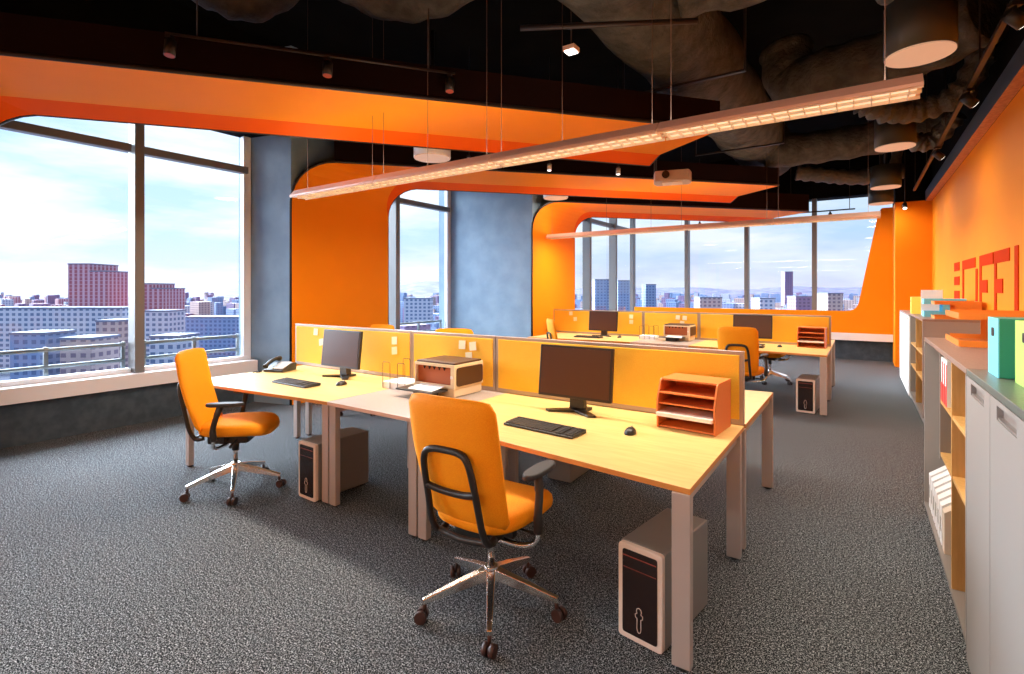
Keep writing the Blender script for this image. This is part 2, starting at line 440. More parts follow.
ribbon('large orange canopy nearest the camera with dark maroon fascia, over the leftmost windows', 3.15, (-1.192, 5.481), (-2.17, 6.20), (-6.26, -.72), (-6.26, 1.02), .55)
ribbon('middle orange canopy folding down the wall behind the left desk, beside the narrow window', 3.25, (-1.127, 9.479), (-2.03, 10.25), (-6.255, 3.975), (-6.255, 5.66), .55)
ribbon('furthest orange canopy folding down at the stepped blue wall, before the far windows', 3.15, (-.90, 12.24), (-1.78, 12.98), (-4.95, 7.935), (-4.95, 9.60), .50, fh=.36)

# ============================================================ CEILING SERVICES
def duct(label, pts, r, m='duct_foil', flat=1.0, wob=.05, seg=22, n=10):
    P = curve(pts, n); rs = [r * (1 + wob * math.sin(i * 1.35) + random.uniform(-wob, wob) * .5) for i in range(len(P))]
    bm = nb(); tube(bm, P, rs, seg, flat=flat)
    return tag(obj('air_duct', bm, m), label, 'air duct')
duct('huge foil-wrapped air duct running lengthwise overhead above the first canopy end', [(-1.62, .6, 4.08), (-1.6, 3, 4.08), (-1.55, 6.0, 4.1), (-1.5, 9.0, 4.12), (-1.45, 11, 4.15)], .47)
duct('thick grey duct with rounded elbow passing behind the nearest drum lamp', [(.88, 5.75, 3.86), (.35, 6.15, 3.80), (-.3, 6.35, 3.80), (-.62, 6.55, 3.86), (-.72, 6.6, 4.3)], .27)
duct('wide dark grey duct crossing the top edge between big duct and drum lamp', [(-1.2, 4.15, 4.1), (-.4, 4.25, 4.1), (.2, 3.95, 4.15), (.85, 3.8, 4.25)], .36)
duct('straight grey duct crossing behind the raised end of the long lamp', [(-1.35, 9.6, 3.86), (-.6, 9.7, 3.86), (.25, 9.75, 3.9), (1.0, 9.8, 4.0)], .26)
duct('crinkled flexible hose bending down to the second drum lamp', [(.0, 6.9, 3.62), (.2, 7.0, 3.52), (.5, 7.15, 3.5), (.85, 7.1, 3.6), (1.05, 7.0, 4.0)], .12, 'duct_foil_fine', wob=.14, n=14)
duct('crinkled flexible hose looping beyond the second drum lamp', [(.35, 8.0, 3.66), (.5, 8.4, 3.5), (.75, 8.5, 3.45), (.98, 8.3, 3.7)], .11, 'duct_foil_fine', wob=.14, n=14)
duct('long thin flexible hose leading to the third drum lamp', [(-1.0, 10.9, 3.72), (-.5, 11.0, 3.62), (0.0, 11.1, 3.55), (.6, 11.2, 3.6)], .13, 'duct_foil_fine', wob=.10, n=14)
duct('slim sagging foil hose under the third lamp hose before the far windows', [(-.6, 11.7, 3.80), (-.25, 11.7, 3.68), (.15, 11.75, 3.62), (.5, 11.8, 3.80), (.6, 11.8, ZC - .004)], .09, 'duct_foil_fine', wob=.12, n=14)
duct('brownish duct bend at the top left edge of the picture over the first canopy', [(-4.80, 1.75, 4.35), (-4.60, 2.15, 4.15), (-4.44, 2.45, 4.12), (-4.2, 2.7, 4.4)], .20)
duct('dim brown duct sagging above the second canopy lamp wire, left of the small square light', [(-3.7, 2.40, 4.3), (-3.44, 2.98, 4.08), (-2.97, 3.26, 4.08), (-2.42, 3.37, 4.3)], .19)
duct('short foil hose end beside the top of the nearest drum lamp', [(-.05, 4.0, 3.9), (.05, 4.3, 3.76), (.2, 4.6, 3.72)], .12, 'duct_foil_fine', wob=.14, n=10)
bm = nb(); tube(bm, [(-2.14, 3.25, 3.52), (-1.0, 3.9, 3.52)], .022, 10); tag(obj('sprinkler_pipe', bm, 'steel_dark'), 'thin dark horizontal pipe under the huge duct at the top edge', 'pipe')
for (y, z, x0, x1, lb) in ((5.2, 3.61, -2.1, -.9, 'dark strap bar under the huge duct above the first canopy end'), (8.1, 3.62, -2.1, -.9, 'dark strap bar under the huge duct above the middle canopy')):
    bm = nb(); box(bm, x0, x1, y - .02, y + .02, z - .03, z - .01)
    for x in (x0, x1): box(bm, x - .01, x + .01, y - .01, y + .01, z - .03, ZC)
    tag(obj('duct_hanger', bm, 'steel_dark'), lb, 'duct hanger')

# drum lamps along the right side
def drum(x, y, z, r, h, label, m='drum_grey', pw=DRUM_W, group=None):
    t = thing('drum_lamp', label, 'ceiling lamp', (x, y, z), 0, group)
    bm = nb(); cyl(bm, (0, 0, .012), (0, 0, h), r, 48); obj('lamp_shade', bm, m, t)
    bm = nb(); cyl(bm, (0, 0, 0), (0, 0, .011), r * .975, 48); obj('diffuser', bm, 'disc_glow', t)
    bm = nb(); cyl(bm, (0, 0, h + .001), (0, 0, ZC - z), .025, 10); obj('stem', bm, 'steel_dark', t)
    d = bpy.data.lights.new('drum_light', 'AREA'); d.shape = 'DISK'; d.size = r * 1.9; d.energy = pw; d.color = (1, .86, .70)
    o = bpy.data.objects.new('drum_light', d); C.objects.link(o); o.parent = t; o.location = (0, 0, -.01)
    return t
drum(.33, 4.46, 3.13, .20, .36, 'largest dark grey drum lamp nearest the camera, with glowing round base')
drum(.33, 7.50, 3.20, .20, .36, 'second dark drum lamp, beyond the raised end of the long lamp')
drum(.34, 10.6, 3.24, .215, .36, 'third dark drum lamp, smaller, over the far end of the cabinets')
drum(.32, 12.25, 3.20, .20, .36, 'furthest small drum lamp against the far window head')
drum(-4.45, 4.75, 3.18, .23, .16, 'flat white disc lamp between first and middle canopies', 'sill_white', DISC_W)
drum(-4.52, 8.02, 3.17, .22, .10, 'small flat white disc lamp between middle and far canopies', 'sill_white', DISC_W)
drum(.33, 1.40, 3.18, .25, .36, 'dark drum lamp over the cabinets outside the top edge')

# linear pendant lamps
def linear(label, x0, x1, y, z, nseg, cabs):
    t = thing('linear_pendant_lamp', label, 'pendant lamp', (0, y, z))
    w = .10; L_ = (x1 - x0) / nseg
    for s in range(nseg):
        a = x0 + s * L_ + (.004 if s else 0); b_ = x0 + (s + 1) * L_ - .004
        bm = nb(); prism(bm, [(-w, 0), (-w, .018), (-w * .45, .075), (w * .45, .075), (w, .018), (w, 0), (w - .008, 0), (w - .008, .016), (-w + .008, .016), (-w + .008, 0)], 'X', a, b_)
        obj('housing', bm, 'lamp_body', t)
        bm = nb(); box(bm, a + .02, b_ - .02, -w + .012, w - .012, .012, .014); obj('diffuser', bm, 'line_glow', t)
        bm = nb(); k = a + .03
        while k < b_ - .02:
            box(bm, k, k + .006, -w + .01, w - .01, -.004, .011); k += .075
        box(bm, a, b_, -.004, .004, -.004, .0115); box(bm, a, b_, -w + .008, -w + .014, -.006, .011); box(bm, a, b_, w - .014, w - .008, -.006, .011)
        q = obj('louver', bm, 'lamp_louver', t)
    for cx in cabs:
        bm = nb(); tube(bm, [(cx, 0, .076), (cx, 0, (3.57 if -2.15 < cx < -1.03 else ZC) - z)], .0022, 6); obj('suspension_wire', bm, 'wire', t)
    area('line_down', (0.5 * (x0 + x1), 0, -.02), (0, 0, 0), x1 - x0 - .7, .17, LINE_W, (1, .88, .73), t)
    area('line_up', (0.5 * (x0 + x1), 0, .09), (PI, 0, 0), x1 - x0, .10, LINE_UP, (1, .88, .73), t)
    return t
linear('long white linear pendant lamp over the near desks, rising to the upper right', -4.92, .25, 3.2, 2.50, 4, (-4.75, -3.75, -3.6, -3.05, -2.42, -2.28, -1.75, -1.1, -.98, .10))
linear('far linear pendant lamp over the rear desks, before the far windows', -4.88, .22, 8.38, 2.50, 4, (-4.8, -3.7, -2.9, -2.4, -1.15, -1.0, .08))
linear('unseen linear pendant lamp added behind the camera to brighten the room', -4.9, .25, -1.9, 2.50, 4, (-4.75, -2.4, .1))  # unseen lamp, added for more light in the room

# small square downlight and tiny spots
t = thing('square_downlight', 'small glowing square downlight in the dark ceiling above the first canopy', 'ceiling lamp', (-2.11, 4.02, 3.62))
pbox('lamp_housing', 'lamp_body', t, -.055, .055, -.055, .055, .012, .05); pbox('diffuser', 'spot_glow', t, -.045, .045, -.045, .045, 0, .011)
bm = nb(); tube(bm, [(0, 0, .051), (0, 0, ZC - 3.62)], .006, 6); obj('stem', bm, 'steel_dark', t)

def spot(loc, label, body='black_plastic', glow='spot_glow', rz=0, top=None, tilt=.5, s=1.0, group=None):
    t = thing('track_spotlight', label, 'spotlight', loc, rz, group)
    bm = nb(); tube(bm, [(0, 0, 0), (0, 0, -.05 * s)], .008, 8); box(bm, -.02 * s, .02 * s, -.03 * s, .03 * s, -.001, .02); obj('bracket', bm, 'steel_dark', t)
    d = Vector((0, -math.sin(tilt), -math.cos(tilt))); p = Vector((0, 0, -.07 * s))
    bm = nb(); tube(bm, [p - d * .055 * s, p + d * .055 * s], .038 * s, 16); obj('lamp_head', bm, body, t)
    bm = nb(); tube(bm, [p + d * .0555 * s, p + d * .058 * s], .033 * s, 16); obj('lens', bm, glow, t)
    if top:
        bm = nb(); tube(bm, [(0, 0, .02), (0, 0, top - loc[2])], .006, 6); obj('stem', bm, 'steel_dark', t)
    return t
# right track
TX, TZ = .786, 3.30
bm = nb(); box(bm, TX - .018, TX + .018, .6, 11.6, TZ, TZ + .035)
for y in (1.5, 3.5, 5.5, 7.5, 9.5, 11.4): box(bm, TX - .006, TX + .006, y - .006, y + .006, TZ + .035, ZC - .001)
tag(obj('light_track', bm, 'steel_dark'), 'long dark light track along the right wall beam', 'light track')
for y, lb in ((3.15, 'white-lensed spotlight nearest the camera on the right track'), (4.35, 'second spotlight on the right track, above the orange wall'), (6.0, 'third spotlight on the right track'), (8.2, 'fourth spotlight, furthest on the right track')):
    spot((TX, y, TZ - .02), lb, tilt=.9, rz=PI / 2 + .5, s=1.1)
# track hung in front of the first canopy's fascia
dv = Vector((.617, .787, 0)); p0 = Vector((-4.2, 1.12, 3.40)) + Vector((.787, -.617, 0)) * .06
TA = Vector((-4.14, 1.64, 3.38)); TB = Vector((-2.87, 3.345, 3.38)); dv = (TB - TA).normalized()
bm = nb(); tube(bm, [TA, TB], .012, 8)
for s_ in (.2, 1.9): q = TA + dv * s_; tube(bm, [q, (q.x, q.y, ZC - .002)], .005, 6)
tag(obj('light_track', bm, 'steel_dark'), 'thin dark light track along the fascia of the nearest canopy', 'light track')
for s_, lb in ((.03, 'left spotlight of three on the first canopy track, above the thick window mullion'), (1.10, 'middle spotlight of three on the first canopy track'), (2.08, 'right spotlight of three on the first canopy track, above the round disc lamp')):
    q = TA + dv * s_; spot((q.x, q.y, q.z - .035), lb, glow='spot_red', rz=.6, tilt=.15, s=1.0)
for (x, y, lb) in ((-4.32, 5.32, 'tiny bright spot beside the disc lamp between the canopies'), (-3.60, 6.21, 'tiny bright spot in the middle of the dark gap between canopies'), (-2.90, 6.98, 'tiny bright spot nearest the ceiling projector')):
    spot((x, y, 3.30), lb, body='sill_white', tilt=.1, top=ZC, s=.8)
bm = nb(); box(bm, -1.4, -.1, 12.98, 13.01, 3.23, 3.255)
for x in (-1.3, -.2): box(bm, x - .006, x + .006, 12.99, 13.0, 3.255, ZC)
tag(obj('light_track', bm, 'steel_dark'), 'short black light track hanging before the far windows', 'light track')
for x, lb in ((-3.3, 'leftmost tiny black spotlight under the far canopy edge'), (-2.1, 'second tiny black spotlight under the far canopy edge'), (-.55, 'tiny black spotlight on the short far track')):
    spot((x, 13.1 if x < -1 else 12.995, 3.20), lb, tilt=.3, top=ZC if x < -1 else None, s=.9)
spot((.70, 12.45, 3.22), 'tiny black spotlight high in front of the orange end wall', tilt=.6, top=ZC, s=1.0)

# ceiling projector
t = thing('ceiling_projector', 'beige ceiling projector hanging between the first and middle canopies', 'projector', (-1.95, 6.42, 2.87), .25)
bm = nb(); prism(bm, rounded([(-.20, -.15), (.20, -.15), (.23, .05), (.20, .17), (-.20, .17), (-.23, .05)], .03), 'Z', 0, .13); obj('casing', bm, 'projector_body', t, bev=.008)
bm = nb(); tube(bm, [(-.07, -.14, .075), (-.07, -.185, .075)], .045, 20); obj('lens', bm, 'pc_front', t)
pbox('intake_grille', 'tray_white', t, -.12, .12, -.10, .10, -.012, -.001, bev=.003)
bm = nb(); tube(bm, [(-.21, .08, .131), (-.21, .08, ZC - 2.872)], .018, 10); obj('pole', bm, 'steel_dark', t)

# ============================================================ DESK CLUSTERS
def desk_poly(x0, x1, y0, y1, yn0, yn1): return [(x0, y0), (x1, y1), (x1, yn1), (x0, yn0)]
DZ0, DZ1 = .715, .74
def leg(bm, x0, x1, y, z1=.714):
    box(bm, x0, x1, y - .022, y + .022, .012, z1)
def make_desk(kind, tx):
    """front-side desks; kind 'right','middle','left' in cluster coordinates. (y 2.075..3.21)"""
    pass
YP = 3.24
def cluster(dx, dy, which):
    """four trapezoid desks, two narrow grey tables, a screen of three panels"""
    far = which == 'rear'
    side = 'in the rear group' if far else 'in the near group'
    def T(side_y, x, y): return (x, y if side_y > 0 else 2 * YP - y)
    for sgn, sd in ((1, 'camera side'), (-1, 'window side')):
        for nm in ('right', 'middle', 'left'):
            if nm == 'right': P = [(-2.25, 2.255), (-.56, 2.075), (-.56, 3.215), (-2.25, 3.215)]; m = 'maple'; legs = ((-.635, -.56, 2.10), (-2.245, -2.175, 2.29), (-.635, -.56, 3.125), (-2.245, -2.175, 3.125))
            elif nm == 'middle': P = [(-3.12, 2.255), (-2.254, 2.255), (-2.254, 3.215), (-3.12, 3.215)]; m = 'grey_top'; legs = ((-3.116, -3.046, 2.29), (-2.328, -2.258, 2.29), (-3.116, -3.046, 3.125), (-2.328, -2.258, 3.125))
            else: P = [(-4.85, 2.075), (-3.124, 2.255), (-3.124, 3.215), (-4.85, 3.215)]; m = 'maple'; legs = ((-4.85, -4.79, 2.10), (-3.20, -3.128, 2.29), (-4.85, -4.79, 3.125), (-3.20, -3.128, 3.125))
            if sgn < 0: P = [(a, 2 * YP - b_) for a, b_ in P][::-1]; legs = [(a, b_, 2 * YP - c - (.095 if c > 3 else 0)) for a, b_, c in legs]
            what = {'right': 'right-hand light maple desk', 'middle': 'narrow grey table', 'left': 'left-hand light maple desk'}[nm]
            nmn = 'side_table' if nm == 'middle' else 'office_desk'
            t = thing(nmn, '%s on the %s %s' % (what, sd, side), 'table' if nm == 'middle' else 'desk', (P[0][0] + dx, P[0][1] + dy, 0))
            ox, oy = P[0]
            bm = nb(); prism(bm, [(a - ox, b_ - oy) for a, b_ in P], 'Z', DZ0, DZ1)
            bm.faces.ensure_lookup_table()
            bmesh.ops.recalc_face_normals(bm, faces=bm.faces)
            for f in bm.faces: f.material_index = 0 if abs(f.normal.z) > .5 else 1
            obj('tabletop', bm, [m, 'maple_edge' if nm != 'middle' else 'lamp_body'], t, bev=.002)
            for a, b_, c in legs:
                bm = nb(); leg(bm, a - ox, b_ - ox, c - oy); l_ = obj('leg', bm, 'leg_alu', t, bev=.004)
                bm = nb(); cyl(bm, ((a + b_) / 2 - ox, c - oy, 0), ((a + b_) / 2 - ox, c - oy, .0115), .02, 12); obj('leveling_foot', bm, 'leg_foot', l_)
            ys = sorted({c for *_, c in legs}); xe = sorted({round((a + b_) / 2, 3) for a, b_, _ in legs})
            for xx in (xe[0], xe[-1]):
                yst = min(abs(c) for (a, b_, c) in legs if abs((a + b_) / 2 - xx) < .01); yen = max(abs(c) for (a, b_, c) in legs if abs((a + b_) / 2 - xx) < .01)
                bm = nb(); box(bm, xx - ox - .018, xx - ox + .018, yst - oy + .023, yen - oy - .023, .665, .713)
                obj('frame_rail', bm, 'leg_alu', t)
    # screens
    for a, b_, nm in ((-5.0, -3.262, 'left'), (-3.255, -2.352, 'middle'), (-2.345, -.565, 'right')):
        t = thing('desk_screen', '%s yellow-orange fabric desk screen %s' % (nm, side), 'desk screen', (a + dx, YP + dy, .742))
        w = b_ - a; zt = 1.17 - .742
        bm = nb()
        box(bm, 0, w, -.021, .021, zt - .022, zt); box(bm, 0, .022, -.021, .021, 0, zt - .0221); box(bm, w - .022, w, -.021, .021, 0, zt - .0221); box(bm, .0221, w - .0221, -.021, .021, 0, .03)
        obj('frame', bm, 'screen_frame', t, bev=.002)
        pbox('fabric_panel', 'screen_fabric', t, .0225, w - .0225, -.024, .024, .0305, zt - .0225, bev=.003)
    return
cluster(0, 0, 'near')
OX, OY = .22, 5.18
cluster(OX, OY, 'rear')

# ---------------------------------------------------------------- sticky notes
def note(x, y, z, label, ang=0, m='note_cream', s=.038):
    bm = nb(); box(bm, -s, s, -.0022, -.0002, -s, s)
    for v in bm.verts:
        if v.co.z < 0: v.co.y -= .006
    o = obj('sticky_note', bm, m, None, loc=(x, y, z)); o.rotation_euler = (0, ang, 0)
    return tag(o, label, 'sticky note')
yn = YP - .0245
for dx, dy, sd in ((0, 0, 'near'), (OX, OY, 'rear')):
    for x, z, lb in ((-4.63, 1.10, 'left upper of two notes left of monitor'), (-4.54, 1.0, 'lower of two notes left of monitor'), (-3.47, 1.075, 'upper of paired notes right of left monitor'), (-3.47, .985, 'lower of paired notes right of left monitor'),
                     (-2.68, 1.085, 'left note of the three above the printer'), (-2.57, 1.08, 'right note of the three above the printer'), (-2.61, .995, 'lowest note of the three above the printer')):
        note(x + dx, yn + dy, z, 'pale %s, %s screen' % (lb, sd), random.uniform(-.15, .15), s=.034)

# ---------------------------------------------------------------- monitors
def monitor(x, y, rz, label):
    t = thing('computer_monitor', label, 'monitor', (x, y, .741), rz)
    R = Matrix.Rotation(math.radians(-6), 4, 'X')
    def tr(b): bmesh.ops.transform(b, matrix=Matrix.Translation((0, 0, .255)) @ R, verts=b.verts); return b
    bm = nb(); rbox(bm, -.262, .262, -.012, .014, -.168, .168, .008, 3, 'Y'); obj('casing', tr(bm), 'bezel', t, bev=.003)
    bm = nb(); box(bm, -.246, .246, -.0145, -.0122, -.150, .154); obj('display', tr(bm), 'monitor_reflection', t)
    bm = nb(); prism(bm, [(.016, .02), (.07, .02), (.06, .26), (.026, .30)], 'X', -.05, .05); obj('neck', bm, 'bezel', t, bev=.004)
    bm = nb()
    for sx in (-1, 1):
        prism(bm, [(0, .06), (sx * .03, .06) if sx > 0 else (0, .0), (sx * .19, -.075), (sx * .155, -.10), (0, -.01)] if 0 else [(sx * -.02, .07), (sx * .05, .05), (sx * .18, -.07), (sx * .14, -.10), (sx * -.02, .0)], 'Z', 0.0, .014)
    prism(bm, [(-.06, .03), (.06, .03), (.07, .11), (-.07, .11)], 'Z', .001, .019)
    obj('stand_base', bm, 'bezel', t, bev=.002)
    return t
mon = monitor(-1.53, 2.97, 0, 'dark wide monitor on the near right-hand desk, nearest the camera')
dup(mon, (-3.90, 2.97, .741), 0, 'dark monitor on the near left-hand desk, beside the telephone')
dup(mon, (-1.31, 8.15, .741), 0, 'dark monitor on the rear right-hand desk, behind the chair')
dup(mon, (-3.66, 8.15, .741), 0, 'dark monitor on the rear left-hand desk, below the far windows')

# ---------------------------------------------------------------- keyboards, mice
def keyboard(x, y, rz, label):
    t = thing('keyboard', label, 'keyboard', (x, y, .741), rz)
    bm = nb(); prism(bm, [(-.075, 0), (.075, 0), (.075, .022), (-.075, .012)], 'X', -.235, .235); obj('casing', bm, 'black_plastic', t, bev=.003)
    bm = nb()
    for r in range(6):
        y0 = -.064 + r * .0205 + (.004 if r == 5 else 0); z = .0125 + (y0 + .075) * .0667
        c = 0
        while c < 21:
            w = 6 if (r == 0 and c == 4) else 1
            if c not in (15, 18) or w > 1:
                xa = -.226 + c * .0217
                box(bm, xa, xa + .0217 * w - .0035, y0, y0 + .0165, z, z + .006)
            c += w
    obj('keys', bm, 'key_grey', t, kind='stuff')
    return t
kb = keyboard(-1.49, 2.505, -.08, 'black keyboard before the near right-hand monitor')
dup(kb, (-3.92, 2.53, .741), .0, 'black keyboard beside the telephone on the near left-hand desk')
dup(kb, (-1.33, 7.72, .741), -.05, 'black keyboard on the rear right-hand desk')
dup(kb, (-3.75, 7.75, .741), .0, 'black keyboard on the rear left-hand desk')
def mouse(x, y, rz, label):
    t = thing('computer_mouse', label, 'mouse', (x, y, .741), rz)
    bm = nb(); bmesh.ops.create_uvsphere(bm, u_segments=20, v_segments=12, radius=1)
    for v in bm.verts:
        v.co.x *= .031 * (1 - .12 * v.co.y); v.co.y *= .055; v.co.z = max(v.co.z, 0) * .034
    for f in bm.faces: f.smooth = True
    obj('shell', bm, 'black_plastic', t)
    bm = nb(); cyl(bm, (-.004, .028, .0285), (.004, .028, .0285), .006, 12); obj('scroll_wheel', bm, 'grip_grey', t)
    return t
ms_ = mouse(-1.05, 2.70, .1, 'black computer mouse right of the near right-hand keyboard')
dup(ms_, (-3.57, 2.72, .741), .1, 'black computer mouse under the near left-hand monitor')
dup(ms_, (-.93, 7.95, .741), 0, 'black computer mouse beside the rear orange letter tray')
dup(ms_, (-3.30, 8.0, .741), 0, 'black computer mouse on the rear left-hand desk')

# ---------------------------------------------------------------- orange letter tray shelf
def letter_shelf(x, y, rz, label):
    t = thing('letter_tray', label, 'letter tray', (x, y, .741), rz)
    w, d, h = .165, .14, .275
    for s in (-1, 1):
        bm = nb(); pr = rounded([(-d, 0), (d, 0), (d, h), (-d + .045, h), (-d - .012, h * .55)], [0, 0, 0, .02, .05], 5)
        prism(bm, pr, 'X', s * w - (.009 if s > 0 else 0), s * w + (0 if s > 0 else .009)); obj('side_panel', bm, 'tray_orange', t)
    pbox('top_panel', 'tray_orange', t, -w + .0095, w - .0095, -d + .05, d, h - .01, h)
    pbox('back_panel', 'tray_orange', t, -w + .0095, w - .0095, d - .01, d - .001, 0, h - .011)
    for z in (.004, .135, .195): pbox('shelf', 'tray_orange', t, -w + .0095, w - .0095, -d + .006, d - .011, z, z + .008)
    pbox('pull_out_shelf', 'tray_white', t, -w + .0095, w - .0095, -d - .035, d - .011, .072, .092)
    return t
tr_ = letter_shelf(-.80, 3.045, -.08, 'orange letter tray with white pull-out shelf on the near desk corner')
dup(tr_, (-.56, 8.22, .741), -.05, 'orange letter tray with white pull-out shelf on the rear desk corner')

# ---------------------------------------------------------------- printer
def printer(x, y, rz, label):
    t = thing('printer', label, 'printer', (x, y, .741), rz)
    w, d = .20, .17; z0, z1 = .07, .24
    pbox('base', 'printer_cream', t, .03, w - .01, -d + .01, d, 0, z0 - .001, bev=.01)
    bm = nb()                                    # shell: hollow front
    box(bm, -w, w, -d, -d + .015, z1 - .02, z1); box(bm, -w, w, -d, -d + .015, z0, z0 + .02)
    box(bm, -w, -w + .012, -d, -d + .015, z0 + .02, z1 - .02); box(bm, w - .036, w, -d, -d + .015, z0 + .02, z1 - .02)
    box(bm, -w, w, -d + .015, d, z1 - .012, z1); box(bm, -w, w, -d + .015, d, z0, z0 + .01)
    box(bm, w - .01, w, -d + .015, d, z0 + .01, z1 - .012); box(bm, -w, -w + .01, -d + .015, d, z0 + .01, z1 - .012); box(bm, -w + .01, w - .01, d - .01, d, z0 + .01, z1 - .012)
    obj('casing', bm, 'printer_cream', t)
    pbox('cavity', 'printer_inside', t, -w + .0101, w - .037, -d + .03, d - .0101, z0 + .0101, z1 - .0121)
    pbox('lid', 'printer_brown', t, -w + .008, w - .008, -d + .012, d - .008, z1 + .0005, z1 + .014, bev=.005)
    bm = nb(); rbox(bm, w + .0005, w + .008, -d + .022, d - .012, z0 + .012, z1 - .022, .025, 5, 'X'); obj('side_cover', bm, 'printer_brown', t)
    bm = nb()
    for k in range(5): prism(bm, [(-.13 + k * .05, z1 - .022), (-.10 + k * .05, z1 - .022), (-.115 + k * .05, z1 - .05)], 'Y', -d + .018, -d + .024)
    obj('guide_teeth', bm, 'pc_front', t)
    pbox('output_tray', 'phone_black', t, -w - .03, w - .06, -d - .17, -d - .001, z0 - .02, z0 - .008, bev=.004)
    pbox('paper_cassette', 'phone_black', t, -w + .05, .028, -d - .07, d - .02, .001, z0 - .022, bev=.006)
    bm = nb(); box(bm, -.13, .11, -d - .14, -d + .12, z0 - .0075, z0 - .0045)
    for v in bm.verts:
        if v.co.y > -d: v.co.z += .03
    obj('paper_sheet', bm, 'paper', t)
    pbox('lamp_button', 'sill_white', t, w - .035, w - .015, -d - .004, -d - .0005, z0 + .07, z0 + .09)
    return t
pr_ = printer(-2.635, 3.0, 0, 'cream and brown printer with orange inside on the near grey table')
dup(pr_, (-2.665 + OX + .08, 8.17, .741), 0, 'cream and brown printer on the rear grey table')

# white wire basket block
def wirebox(x, y, label):
    t = thing('paper_organizer', label, 'desk organizer', (x, y, .741), .05)
    bm = nb(); box(bm, -.14, .12, -.11, .12, 0, .05)
    for k in range(6): box(bm, -.1402, -.141, -.1 + k * .035, -.096 + k * .035, 0, .05)
    obj('paper_stack', bm, 'paper', t, bev=.002)
    for (a, b_) in ((-.12, -.10), (-.02, -.10), (.02, -.09), (.11, -.09)):
        pass
    for xa in (-.13, .03):
        bm = nb(); tube(bm, [(xa, -.112, .0), (xa, -.112, .20), (xa + .008, -.112, .21), (xa + .072, -.112, .21), (xa + .08, -.112, .20), (xa + .08, -.112, 0)], .0022, 6); obj('wire_loop', bm, 'steel_dark', t)
        bm = nb(); tube(bm, [(xa, .122, .0), (xa, .122, .20), (xa + .008, .122, .21), (xa + .072, .122, .21), (xa + .08, .122, .20), (xa + .08, .122, 0)], .0022, 6); obj('wire_loop', bm, 'steel_dark', t)
    return t
wb = wirebox(-3.07, 2.95, 'white paper block with tall wire loops left of the near printer')
dup(wb, (-2.84, 8.13, .741), .05, 'white paper block with wire loops left of the rear printer')

# telephone
t = thing('desk_telephone', 'black and grey desk telephone at the left end of the near desk', 'telephone', (-4.70, 2.86, .741), .35)
bm = nb(); prism(bm, [(-.10, 0), (.11, 0), (.11, .07), (.06, .075), (-.10, .02)], 'X', -.11, .11); obj('base', bm, 'phone_black', t, bev=.008)
bm = nb(); box(bm, -.02, .10, -.085, .05, .03, .037)
for v in bm.verts: v.co.z += (v.co.y + .085) * .34
obj('keypad', bm, 'phone_grey', t)
bm = nb(); tube(bm, curve([(-.075, -.11, .05), (-.075, -.06, .085), (-.075, .03, .11), (-.075, .10, .105)], 5), [.026, .027, .02, .016, .015] + [.016] * 6 + [.016, .02, .027, .027, .024][:5], 12); obj('handset', bm, 'black_plastic', t)
bm = nb(); P = [(-.11 - .02 * math.sin(k * .55) - k * .001, -.12 + .010 * math.cos(k * .9) - k * .002, .008 + .004 * math.sin(k * 1.7)) for k in range(26)]; tube(bm, P, .004, 6); obj('coiled_cord', bm, 'black_plastic', t)

# ---------------------------------------------------------------- computer towers
def tower(x, y, rz, label):
    t = thing('computer_tower', label, 'computer', (x, y, 0), rz)
    w, d, h = .105, .47, .42
    bm = nb(); box(bm, -w, w, .022, d, .012, h); obj('casing', bm, 'pc_body', t, bev=.006)
    bm = nb(); rbox(bm, -w, w, -.005, .0215, .008, h, .02, 5, 'Y'); obj('front_frame', bm, 'pc_trim', t, bev=.004)
    bm = nb(); rbox(bm, -w + .024, w - .022, -.009, -.0052, .035, h - .022, .012, 4, 'Y'); obj('front_panel', bm, 'pc_front', t)
    bm = nb(); box(bm, -w + .028, w - .026, -.0105, -.0092, h - .05, h - .046); box(bm, -w + .028, w - .026, -.0105, -.0092, h - .10, h - .098); obj('drive_line', bm, 'spot_red', t)
    # outline emblem: a rounded keyhole figure
    P = [(0, .165), (.012, .160), (.016, .150), (.012, .140), (.024, .135), (.022, .122), (.012, .118), (.013, .075), (.008, .062), (0, .058), (-.008, .062), (-.013, .075), (-.012, .118), (-.022, .122), (-.024, .135), (-.012, .140), (-.016, .150), (-.012, .160), (0, .165)]
    bm = nb(); tube(bm, [(a * .75, -.0105, b_) for a, b_ in P], .0016, 6, cap=False); obj('emblem', bm, 'pc_trim', t)
    for sx in (-1, 1):
        for yy_ in (.05, d - .05):
            bm = nb(); box(bm, sx * .075 - .015, sx * .075 + .015, yy_ - .02, yy_ + .02, 0, .0115); obj('foot', bm, 'leg_foot', t)
    return t
tw = tower(-.785, 2.13, -.15, 'computer tower under the right end of the near desk, closest to camera')
dup(tw, (-3.33, 2.24, 0), -.02, 'computer tower under the near left-hand desk beside the paired legs')
dup(tw, (-.57, 7.30, 0), -.06, 'computer tower under the right end of the rear desk')
dup(tw, (-2.0, 4.05, 0), PI + .02, 'computer tower on the window side, seen under the near right-hand desk')
dup(tw, (-3.30, 4.14, 0), PI, 'computer tower on the window side, behind the paired legs')

